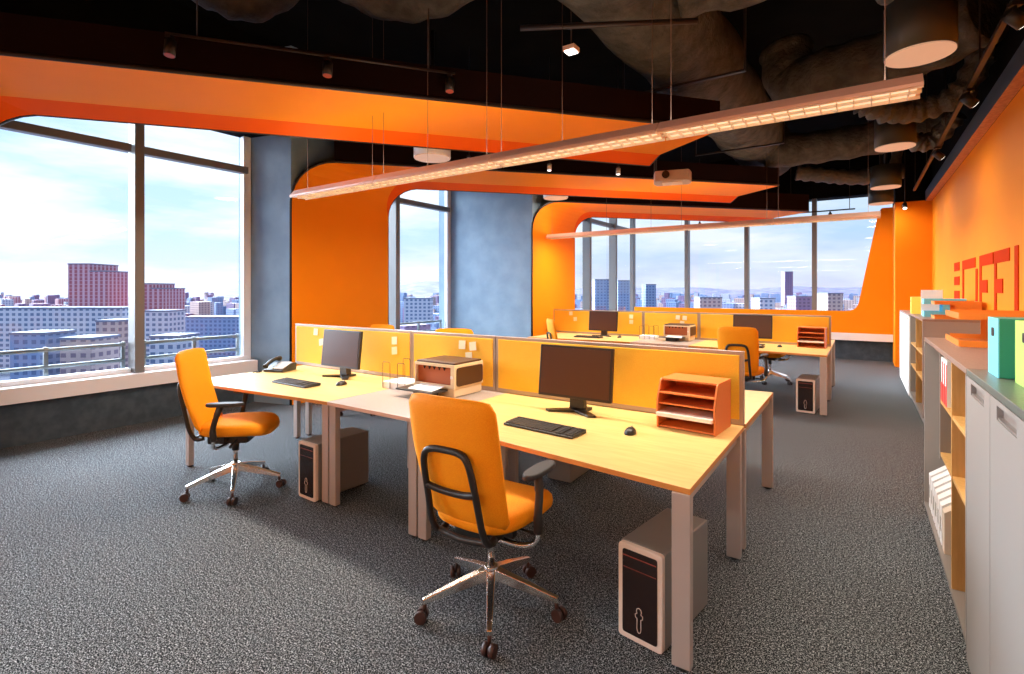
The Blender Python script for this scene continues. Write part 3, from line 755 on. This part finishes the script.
# ============================================================ OFFICE CHAIRS (face +Y, origin on the floor)
def make_chair(label, loc, rz, spin):
    t = thing('office_chair', label, 'office chair', loc, rz, None)
    # seat cushion: lofted superellipse, waterfall front
    bm = nb(); n = 36; rings = []
    prof = [(.0, -.0), (.90, -.004), (.985, .012), (1.0, .035), (.985, .058), (.93, .074), (.75, .082), (.4, .084), (.0, .084)]
    for (s, h) in prof[1:-1]:
        r = []
        for k in range(n):
            a = 2 * PI * k / n; ca_, sa_ = math.cos(a), math.sin(a)
            xx = .245 * s * abs(ca_) ** .55 * (1 if ca_ >= 0 else -1); yy_ = .245 * s * abs(sa_) ** .55 * (1 if sa_ >= 0 else -1)
            w = 1 - .10 * max(0, -yy_ / .245)
            dz = -.022 * max(0, (yy_ - .10) / .145) ** 2 + .012 * (xx / .245) ** 2
            r.append(bm.verts.new((xx * w, yy_ * 1.05 + .035, 0.452 + h + dz)))
        rings.append(r)
    for i in range(len(rings) - 1):
        for k in range(n):
            f = bm.faces.new((rings[i][k], rings[i][(k + 1) % n], rings[i + 1][(k + 1) % n], rings[i + 1][k])); f.smooth = True
    bm.faces.new(rings[0][::-1]); bm.faces.new(rings[-1]).smooth = True
    obj('seat', bm, 'chair_fabric', t)
    # backrest
    bm = nb(); nu, nv = 14, 16
    def bp(u, v, side):      # u -1..1, v 0..1
        z = .475 + .60 * v
        hw = .215 + .025 * math.sin(min(v * 1.25, 1) * PI / 2 * 1.0) * 1.0 - .018 * max(0, v - .6)
        edge = max(abs(u) ** 6, abs(2 * v - 1) ** 8)
        lean = -.195 - .155 * v - .02 * math.sin(v * PI)
        cu = .030 * u * u
        th = .028 * (1 - .75 * edge)
        cr_ = 1.0
        vv = abs(2 * v - 1)
        if vv > .86: cr_ = 1 - .10 * ((vv - .86) / .14) ** 2
        zz = z - (.012 * (abs(u) ** 5)) * (1 if v > .5 else -1) * (vv > .8)
        return (u * hw * cr_, lean + cu + side * th, zz)
    G = {}
    for s in (-1, 1):
        for i in range(nu + 1):
            for j in range(nv + 1): G[s, i, j] = bm.verts.new(bp(-1 + 2 * i / nu, j / nv, s))
        for i in range(nu):
            for j in range(nv):
                f = bm.faces.new((G[s, i, j], G[s, i + 1, j], G[s, i + 1, j + 1], G[s, i, j + 1])); f.smooth = True
    rim = [(i, 0) for i in range(nu)] + [(nu, j) for j in range(nv)] + [(i, nv) for i in range(nu, 0, -1)] + [(0, j) for j in range(nv, 0, -1)]
    for q in range(len(rim)):
        a, b_ = rim[q], rim[(q + 1) % len(rim)]
        f = bm.faces.new((G[-1, a[0], a[1]], G[-1, b_[0], b_[1]], G[1, b_[0], b_[1]], G[1, a[0], a[1]])); f.smooth = True
    obj('backrest', bm, 'chair_fabric', t)
    # black loop behind the backrest
    bm = nb()
    lp = [(-.135, -.17, .435), (-.14, -.225, .43), (-.14, -.27, .50), (-.135, -.30, .62), (-.128, -.335, .76), (-.11, -.347, .825), (-.07, -.345, .845), (0, -.343, .848), (.07, -.345, .845), (.11, -.347, .825), (.128, -.335, .76), (.135, -.30, .62), (.14, -.27, .50), (.14, -.225, .43), (.135, -.17, .435)]
    tube(bm, curve(lp, 4), .015, 10)
    tube(bm, curve([(-.132, -.312, .67), (-.06, -.305, .655), (.06, -.305, .655), (.132, -.312, .67)], 4), .015, 10)
    tube(bm, curve([(-.14, -.225, .435), (0, -.235, .425), (.14, -.225, .435)], 5), .017, 10)
    obj('back_frame', bm, 'black_plastic', t)
    # arms
    for s in (-1, 1):
        bm = nb(); tube(bm, curve([(s * .262, -.01, .69), (s * .282, -.03, .62), (s * .287, -.05, .53), (s * .285, -.045, .45)], 5), [.022] * 5 + [.019] * 6 + [.022] * 5, 10)
        a_ = obj('armrest', bm, 'black_plastic', t)
        bm = nb(); pr = []
        for k in range(24):
            a = 2 * PI * k / 24; pr.append((s * .256 + .042 * math.cos(a), .02 + .13 * math.sin(a) * abs(math.sin(a)) ** -.3 if abs(math.sin(a)) > .01 else .02))
        prism(bm, pr, 'Z', .69, .716); obj('arm_pad', bm, 'black_soft', a_, bev=.008)
        bm = nb(); tube(bm, curve([(s * .285, -.045, .46), (s * .275, -.05, .405), (s * .20, -.05, .372), (s * .06, -.04, .365)], 5), .014, 8); obj('arm_bracket', bm, 'chrome', a_)
    # mechanism
    bm = nb(); rbox(bm, -.10, .10, -.17, .12, .375, .45, .03); box(bm, -.16, .16, -.06, -.02, .39, .451); box(bm, -.12, .12, .06, .13, .395, .450)
    mch = obj('tilt_mechanism', bm, 'black_plastic', t, bev=.006)
    for (x0, y0, x1, y1) in ((.10, .04, .24, .05), (-.10, -.02, -.22, -.03)):
        bm = nb(); tube(bm, [(x0, y0, .40), ((x0 + x1) / 2, y0, .395), (x1, y1, .39)], [.006, .006, .012], 8, flat=1.0); obj('lever', bm, 'black_plastic', mch)
    bm = nb(); tube(bm, [(0, -.02, .375), (0, 0, .30), (0, 0, .18)][1:] and [(0, 0, .374), (0, 0, .20)], .018, 16); obj('gas_column', bm, 'chrome', t)
    bm = nb(); cyl(bm, (0, 0, .374), (0, 0, .30), .026, 16); obj('column_sleeve', bm, 'black_plastic', t)
    # star base
    bm = nb(); cyl(bm, (0, 0, .10), (0, 0, .205), .034, 20)
    for k in range(5):
        a = 2 * PI * k / 5; d = Vector((math.cos(a), math.sin(a), 0)); p = Vector((-d.y, d.x, 0))
        sec = [(.025, .026, .142, .195), (.17, .020, .112, .155), (.330, .014, .082, .105)]
        rr = []
        for (r, w, zl, zh) in sec: rr.append([bm.verts.new(d * r + p * w * q1 + Vector((0, 0, zz))) for q1, zz in ((-1, zl), (1, zl), (.8, zh), (-.8, zh))])
        for i in range(2):
            for q in range(4): bm.faces.new((rr[i][q], rr[i][(q + 1) % 4], rr[i + 1][(q + 1) % 4], rr[i + 1][q]))
        bm.faces.new(rr[0][::-1]); bm.faces.new(rr[-1])
    sb = obj('star_base', bm, 'chrome', t, bev=.003); sb.rotation_euler.z = spin
    for k in range(5):
        a = 2 * PI * k / 5; d = Vector((math.cos(a), math.sin(a), 0)); c = d * .335; wdir = Vector((-d.y, d.x, 0)); c2 = c + wdir * 0
        ax = (d * .5 + wdir).normalized()
        bm = nb(); cyl(bm, c + ax * -.027 + Vector((0, 0, .028)), c + ax * -.006 + Vector((0, 0, .028)), .028, 18); cyl(bm, c + ax * .006 + Vector((0, 0, .028)), c + ax * .027 + Vector((0, 0, .028)), .028, 18)
        cyl(bm, c + ax * -.008 + Vector((0, 0, .028)), c + ax * .008 + Vector((0, 0, .028)), .010, 8)
        tube(bm, [c - d * .012 + Vector((0, 0, .04)), c - d * .016 + Vector((0, 0, .093))], .010, 10)
        obj('caster', bm, 'dark_wheel', sb)
    return t
ch = make_chair('orange office chair with black back loop at the near right-hand desk', (-1.475, 1.985, 0), .04, math.radians(-57))
def chair(loc, rz, spin, label):
    c = dup(ch, loc, rz, label)
    for o in bpy.data.objects:
        if o.parent is c and o.name.startswith('star_base'): o.rotation_euler.z = spin
    return c
chair((-3.98, 2.06, 0), -.82, math.radians(16), 'orange office chair seen side-on at the near left-hand desk by the window')
chair((-1.27, 7.15, 0), .0, math.radians(-30), 'orange office chair at the rear right-hand desk, seen over the near screen')
chair((-3.84, 7.28, 0), -.82, math.radians(-20), 'orange office chair at the rear left-hand desk, mostly behind the near screen')
chair((-5.22, 4.30, 0), PI, .3, 'orange office chair on the window side, top showing left above the screen')
chair((-3.82, 4.33, 0), PI + .5, .6, 'orange office chair on the window side, top showing behind the near printer')
chair((-1.25, 9.45, 0), PI, .2, 'orange office chair beyond the rear desks, its base seen under the desk')

# ============================================================ CABINETS ON THE RIGHT
CX0 = .355
def open_shelf(name, x0, y0, y1, h, divs, shelves, label, top, skip=(), hang=None):
    """open front towards -X; y0<y1"""
    t = thing(name, label, 'shelf unit', (x0, y0, 0))
    w = XR - x0 - .004; L_ = y1 - y0; th = .022
    pbox('plinth', 'cabinet_grey', t, .02, w, 0, L_, 0, .079)
    pbox('side_panel', 'cabinet_grey', t, 0, w, 0, th, .08, h - .026); pbox('side_panel', 'cabinet_grey', t, 0, w, L_ - th, L_, .08, h - .026)
    pbox('base_panel', 'cabinet_inner', t, 0, w, th, L_ - th, .08, .10)
    pbox('back_panel', 'cabinet_inner', t, .42, .44, th, L_ - th, .101, h - .026)
    pbox('top_panel', top, t, 0, w, 0, L_, h - .025, h, bev=.002)
    ys = [th] + [q - y0 for q in divs] + [L_ - th]
    for q in divs: pbox('divider', 'cabinet_inner' if q == hang else 'shelf_wood', t, .004, .419, q - y0 - .011, q - y0 + .011, .60 if q == hang else .101, h - .026)
    for i in range(len(ys) - 1):
        for z in shelves:
            if i in skip: continue
            pbox('shelf', 'shelf_wood', t, .006, .419, ys[i] + .0115, ys[i + 1] - .0115, z - .018, z)
    return t
open_shelf('shelf_unit', CX0, 2.77, 4.45, 1.21, [3.22, 3.66], (.64, .93), 'open shelf unit with wood divider beside the white cupboard doors', 'cabinet_top', (2,), 3.66)
open_shelf('shelf_unit', .574, 7.40, 9.15, 1.20, [8.3], (.50, .80), 'far open shelf unit with yellow wood shelves by the right wall', 'cabinet_top')
def cupboard(x0, y0, y1, h, nd, label, top='cabinet_top_green', mt='cabinet_grey'):
    t = thing('cupboard', label, 'cupboard', (x0, y0, 0)); w = XR - x0 - .004; L_ = y1 - y0
    pbox('body', mt, t, .022, w, 0, L_, .0, h - .026); pbox('top_panel', top, t, 0, w, 0, L_, h - .025, h, bev=.002)
    for k in range(nd):
        a = k * L_ / nd + .003; b_ = (k + 1) * L_ / nd - .003
        bm = nb(); box(bm, 0, .021, a, b_, .03, h - .09); box(bm, 0, .021, a, b_, h - .045, h - .028)
        g0, g1 = a + (b_ - a) * .22, b_ - (b_ - a) * .22
        box(bm, 0, .021, a, g0, h - .0899, h - .0451); box(bm, 0, .021, g1, b_, h - .0899, h - .0451)
        d = obj('door', bm, mt, t)
        bm = nb(); box(bm, .002, .020, g0 + .001, g1 - .001, h - .089, h - .083); box(bm, .016, .0205, g0 + .001, g1 - .001, h - .0829, h - .0455)
        obj('recessed_handle', bm, 'grip_grey', d)
    return t
cupboard(CX0, 1.39, 2.765, 1.21, 3, 'pale grey cupboard with recessed handles at the right edge')
cupboard(CX0, -.1, 1.385, 1.21, 3, 'pale grey cupboard continuing along the wall outside the frame')
cupboard(.56, 9.155, 11.2, 1.18, 4, 'furthest pale cupboard of the right wall row', 'cabinet_grey', 'paper')

# coloured file boxes on the near cupboard
def filebox(x0, x1, y0, y1, z, h, ma, mb, label):
    t = thing('file_box', label, 'file box', (x0, y0, z))
    bm = nb(); box(bm, .004, x1 - x0, 0, y1 - y0, 0, h); obj('casing', bm, mb, t, bev=.002)
    pbox('spine', ma, t, 0, .0035, 0, y1 - y0, 0, h)
    bm = nb(); c = (y1 - y0) / 2; rbox(bm, -.0015, -.0003, c - .022, c + .022, h * .68, h * .83, .01, 4, 'X'); sl = obj('finger_hole', bm, 'edge_dark', t)
    return t
filebox(.41, .70, 2.52, 2.70, 1.211, .215, 'box_cyan', 'box_teal', 'cyan and teal file box on the near cupboard')
filebox(.44, .73, 2.20, 2.44, 1.211, .215, 'box_lime', 'box_lime', 'lime green file box at the right edge on the near cupboard')
filebox(.577, .745, 8.98, 9.145, 1.201, .235, 'box_yellow', 'box_yellow', 'small yellow file box on the far shelf unit')
def two_tray(x, y, z, rz, w, d, h, m, label, q=.035):
    """two stacked open trays joined by an upright at one side"""
    t = thing('stacking_tray', label, 'letter tray', (x, y, z), rz)
    for z0, nm in ((0, 'lower_tray'), (h - q, 'upper_tray')):
        bm = nb(); pr = rounded([(0, 0), (w, 0), (w, d), (.03, d), (0, d - .06)], [.01, .01, .01, .03, .03], 4)
        prism(bm, pr, 'Z', z0, z0 + .006)
        box(bm, .004, w, 0, .006, z0 + .006, z0 + q); box(bm, w - .006, w, .006, d - .006, z0 + .006, z0 + q); box(bm, .03, w, d - .006, d, z0 + .006, z0 + q)
        box(bm, 0, .006, .004, d - .07, z0 + .006, z0 + q)
        obj(nm, bm, m, t)
    pbox('upright', m, t, w * .45, w, .0005, .006, q, h - q); pbox('upright', m, t, w * .45, w, d - .006, d, q, h - q)
    pbox('back_panel', m, t, w - .006, w, .006, d - .006, q, h - q)
    return t
two_tray(.455, 3.80, 1.211, .0, .40, .62, .19, 'tray_amber', 'amber two-tier letter tray beside the cyan file box')
two_tray(.69, 7.50, 1.201, .0, .40, .42, .20, 'tray_amber', 'smaller amber two-tier tray on the far shelf unit')
two_tray(.645, 8.12, 1.201, .0, .40, .34, .22, 'box_cyan', 'light blue two-tier tray on the far shelf unit', .065)
bm = nb(); box(bm, 0, .22, 0, .02, 0, .33); o = obj('paper_folder', bm, 'paper', None, loc=(.655, 8.62, 1.201)); tag(o, 'white folder standing between yellow box and light blue tray', 'folder')

# binders and boxes inside the near shelf unit
k = 0
for y, lb in ((3.585, 'red and white ring binder, furthest of three on the upper shelf'), (3.505, 'red and white ring binder, middle of three on the upper shelf'), (3.425, 'red and white ring binder, nearest of three on the upper shelf')):
    t = thing('ring_binder', lb, 'binder', (.362, y - .02, .931), 0, 'red binders on the shelf')
    pbox('cover', 'binder_white', t, 0, .24, 0, .07, .0, .235); pbox('spine_label', 'binder_red', t, -.002, -.0002, .002, .068, 0, .10); pbox('spine_edge', 'binder_red', t, -.002, -.0002, .0, .018, .101, .215)
names5 = ['at the far end', 'second from the far end', 'third from the far end', 'fourth from the far end', 'third from the near end', 'next to the cardboard one']
for i in range(7):
    y = 4.28 - i * .112; last = i == 6
    t = thing('magazine_file', 'cardboard magazine file with black tab mark, nearest on the bottom shelf' if last else 'white magazine file on the bottom shelf, ' + names5[i], 'magazine file', (.372, y, .101), 0, 'magazine files on the bottom shelf')
    m_ = 'cardboard' if last else 'binder_white'
    bm = nb(); prism(bm, [(0, 0), (.30, 0), (.30, .30), (.10, .30), (0, .22)], 'Y', 0, .075); obj('casing', bm, m_, t, bev=.002)
    if last:
        bm = nb(); prism(bm, [(.05, .14), (.15, .14), (.15, .22), (.05, .22), (.08, .18)], 'Y', -.0012, -.0003); obj('tab_mark', bm, 'edge_dark', t)
    else:
        pbox('label_slot', 'grip_grey', t, -.0012, -.0002, .02, .055, .07, .15)
for i, (z, m_) in enumerate(((.641, 'sill_white'), (.931, 'sill_white'))):
    bm = nb()
    for j in range(6): box(bm, 0, .24, j * .03, j * .03 + .026, 0, .17 + .01 * (j % 3))
    o = obj('document_rack', bm, m_, None, loc=(.39, 2.82, z)); tag(o, 'white document rack on the %s shelf beside the wood divider' % ('middle' if i == 0 else 'upper'), 'document rack')

# raised shapes on the right wall; red-orange paints the letters' shaded sides
def letters(name, rects, label):
    """rects in (y0,y1,z0,z1)"""
    bm = nb()
    for r in rects: box(bm, XR - .009, XR - .0005, r[0], r[1], r[2], r[3])
    o = obj(name, bm, 'letter_shade_red'); tag(o, label, 'wall letter')
zb = 1.22
letters('wall_letter', [(9.35, 9.80, z, z + .12) for z in (1.80, 1.60, 1.40, 1.22)], 'E of stacked bars in painted red shade, furthest letter on the orange wall')
letters('wall_letter', [(8.98, 9.08, zb, 1.92), (8.02, 8.12, zb, 1.78), (8.15, 8.98, 1.80, 1.92), (8.121, 8.98, zb, 1.27)], 'O outlined in painted red shade, second letter on the orange wall')
letters('wall_letter', [(7.78, 7.88, zb, 1.92), (7.15, 7.78, 1.80, 1.92), (7.45, 7.78, 1.50, 1.64)], 'F in painted red shade, third letter, left F of the pair')
letters('wall_letter', [(7.0, 7.09, zb, 1.92), (6.45, 7.0, 1.80, 1.92), (6.72, 7.0, 1.50, 1.64)], 'F in painted red shade, fourth letter, right F of the pair')
letters('wall_letter', [(6.13, 6.25, zb, 1.92)], 'I in painted red shade, fifth letter, above the file boxes')
t = thing('wall_hook', 'tiny white hook high on the orange right wall', 'hook', (XR, 5.7, 2.35)); pbox('plate', 'sill_white', t, -.008, -.001, -.02, .02, -.03, .03); pbox('hook', 'sill_white', t, -.035, -.0085, -.008, .008, -.02, -.008)

# ============================================================ CITY OUTSIDE (office is high up)
GZ = -48
bm = nb(); box(bm, -6000, 3000, -3000, 7000, GZ - 5, GZ); tag(obj('city_ground', bm, 'street'), 'hazy city streets and roofs far below the windows', 'ground')['kind'] = 'structure'
def cray(u, D):
    r = (u - 512) / 512; ca_, sa_ = math.cos(YAW), math.sin(YAW)
    return Vector((-sa_ + r * ca_, ca_ + r * sa_)) * D
def tower_b(u0, u1, v, D, m, label, depth=25, steps=None, name='city_building'):
    """building seen between two picture columns at real distance D, rising to height of line v"""
    a = cray(u0, D); b_ = cray(u1, D); ctr = (a + b_) / 2; w = (b_ - a).length; ang = math.atan2((b_ - a).y, (b_ - a).x)
    top = HC + (290 - v) / 512 * D
    t = thing(name, label, 'building', (ctr.x, ctr.y, GZ), ang)
    h = top - GZ
    for (f0, f1, hh) in (steps or ((0, 1, 1.0),)):
        hz = h if hh == 1.0 else h + hh
        bm = nb(); box(bm, -w / 2 + f0 * w, -w / 2 + f1 * w, 0, depth, 0, hz); obj('wing', bm, m, t)
        bm = nb(); box(bm, -w / 2 + f0 * w - .3, -w / 2 + f1 * w + .3, -.3, depth + .3, hz + .01, hz + 1.0); obj('roof', bm, 'roof_grey', t)
    return t
tower_b(68, 107, 270, 420, 'facade_rose', 'tall rose-pink twin tower left of the thick window mullion', 30, ((0, .56, 4.5), (.56, 1, -1.5)))
tower_b(142, 162, 289, 430, 'facade_rose', 'rose-pink tower with stepped roof right of the thick mullion', 30, ((0, .45, 4), (.45, 1, 0)))
tower_b(-30, 122, 309, 300, 'facade_white', 'long white apartment block across the left window', 16)
tower_b(143, 168, 312, 300, 'facade_white', 'white apartment block just right of the thick mullion', 16)
tower_b(96, 118, 322, 250, 'facade_cream', 'low cream house before the white block at the left', 14)
tower_b(10, 45, 335, 200, 'facade_blue_haze', 'blue-grey low block at the bottom left window', 14)
tower_b(60, 92, 340, 200, 'facade_cream', 'cream low block above the left railing', 14)
tower_b(150, 178, 338, 210, 'facade_white', 'white low house above the second railing', 14)
tower_b(184, 240, 318, 380, 'facade_blue_haze', 'dark blue block at the right of the second window', 20)
tower_b(785, 793, 272, 900, 'facade_mauve', 'lone slim mauve tower on the far skyline', 14)
tower_b(828, 843, 294, 420, 'facade_cream', 'cream block at the right of the far windows', 16)
tower_b(760, 775, 299, 380, 'facade_white', 'white block below the lone tower', 14)
tower_b(700, 722, 298, 430, 'facade_cream', 'cream block in the middle far pane', 14)
tower_b(595, 610, 280, 520, 'facade_blue_haze', 'tall blue-grey block at the left of the far windows', 18)
tower_b(618, 633, 281, 560, 'facade_blue_haze', 'blue-grey block beside the tall one in the far windows', 18)
tower_b(646, 656, 285, 560, 'facade_blue_haze', 'slender blue-grey block in the far windows', 18)
tower_b(404, 430, 299, 420, 'facade_white', 'white block seen in the narrow window', 16)
tower_b(796, 815, 297, 480, 'facade_mauve', 'mauve block right of the lone tower', 16)
# countless small houses towards the horizon
bm = nb(); placed = [(o.location.x, o.location.y, 45) for o in bpy.data.objects if o.name.startswith('city_building')]
fm = ['facade_white', 'facade_cream', 'facade_blue_haze', 'facade_mauve', 'facade_rose']
while len(placed) < 1500:
    u = random.uniform(-60, 470) if random.random() < .55 else random.uniform(560, 900)
    D = 240 * math.exp(random.uniform(0, 2.2)); p = cray(u, D); mi = random.randrange(5)
    if mi == 4 and u > 200: mi = 2
    w = random.uniform(8, 26); d = random.uniform(8, 20)
    zt = min(random.uniform(8, 30) + D * .006, 44 + D * .008 * random.random()) + GZ
    if any(abs(p.x - a) < r + 13 and abs(p.y - b_) < r + 13 for a, b_, r in placed[:18]): placed.append((p.x, p.y, 10)); continue
    placed.append((p.x, p.y, 10)); box(bm, p.x - w / 2, p.x + w / 2, p.y - d / 2, p.y + d / 2, GZ + .01, zt, mi)
tag(obj('distant_houses', bm, fm), 'countless white, cream, mauve and rose houses of the distant city', 'houses')['kind'] = 'stuff'
# low hills on the horizon
bm = nb(); prev = None
for i in range(81):
    a = -50 + i * 13; p = cray(a, 2600); q = cray(a, 4200)
    h = 12 + 22 * abs(math.sin(i * .21)) + 8 * math.sin(i * .9) + (30 if a < 520 else -8)
    v = (bm.verts.new((p.x, p.y, GZ)), bm.verts.new((q.x, q.y, HC + h)), bm.verts.new((q.x * 1.2, q.y * 1.2, GZ)))
    if prev:
        for k in range(2): bm.faces.new((prev[k], v[k], v[k + 1], prev[k + 1]))
    prev = v
o = obj('hills', bm, 'hill'); o['kind'] = 'structure'
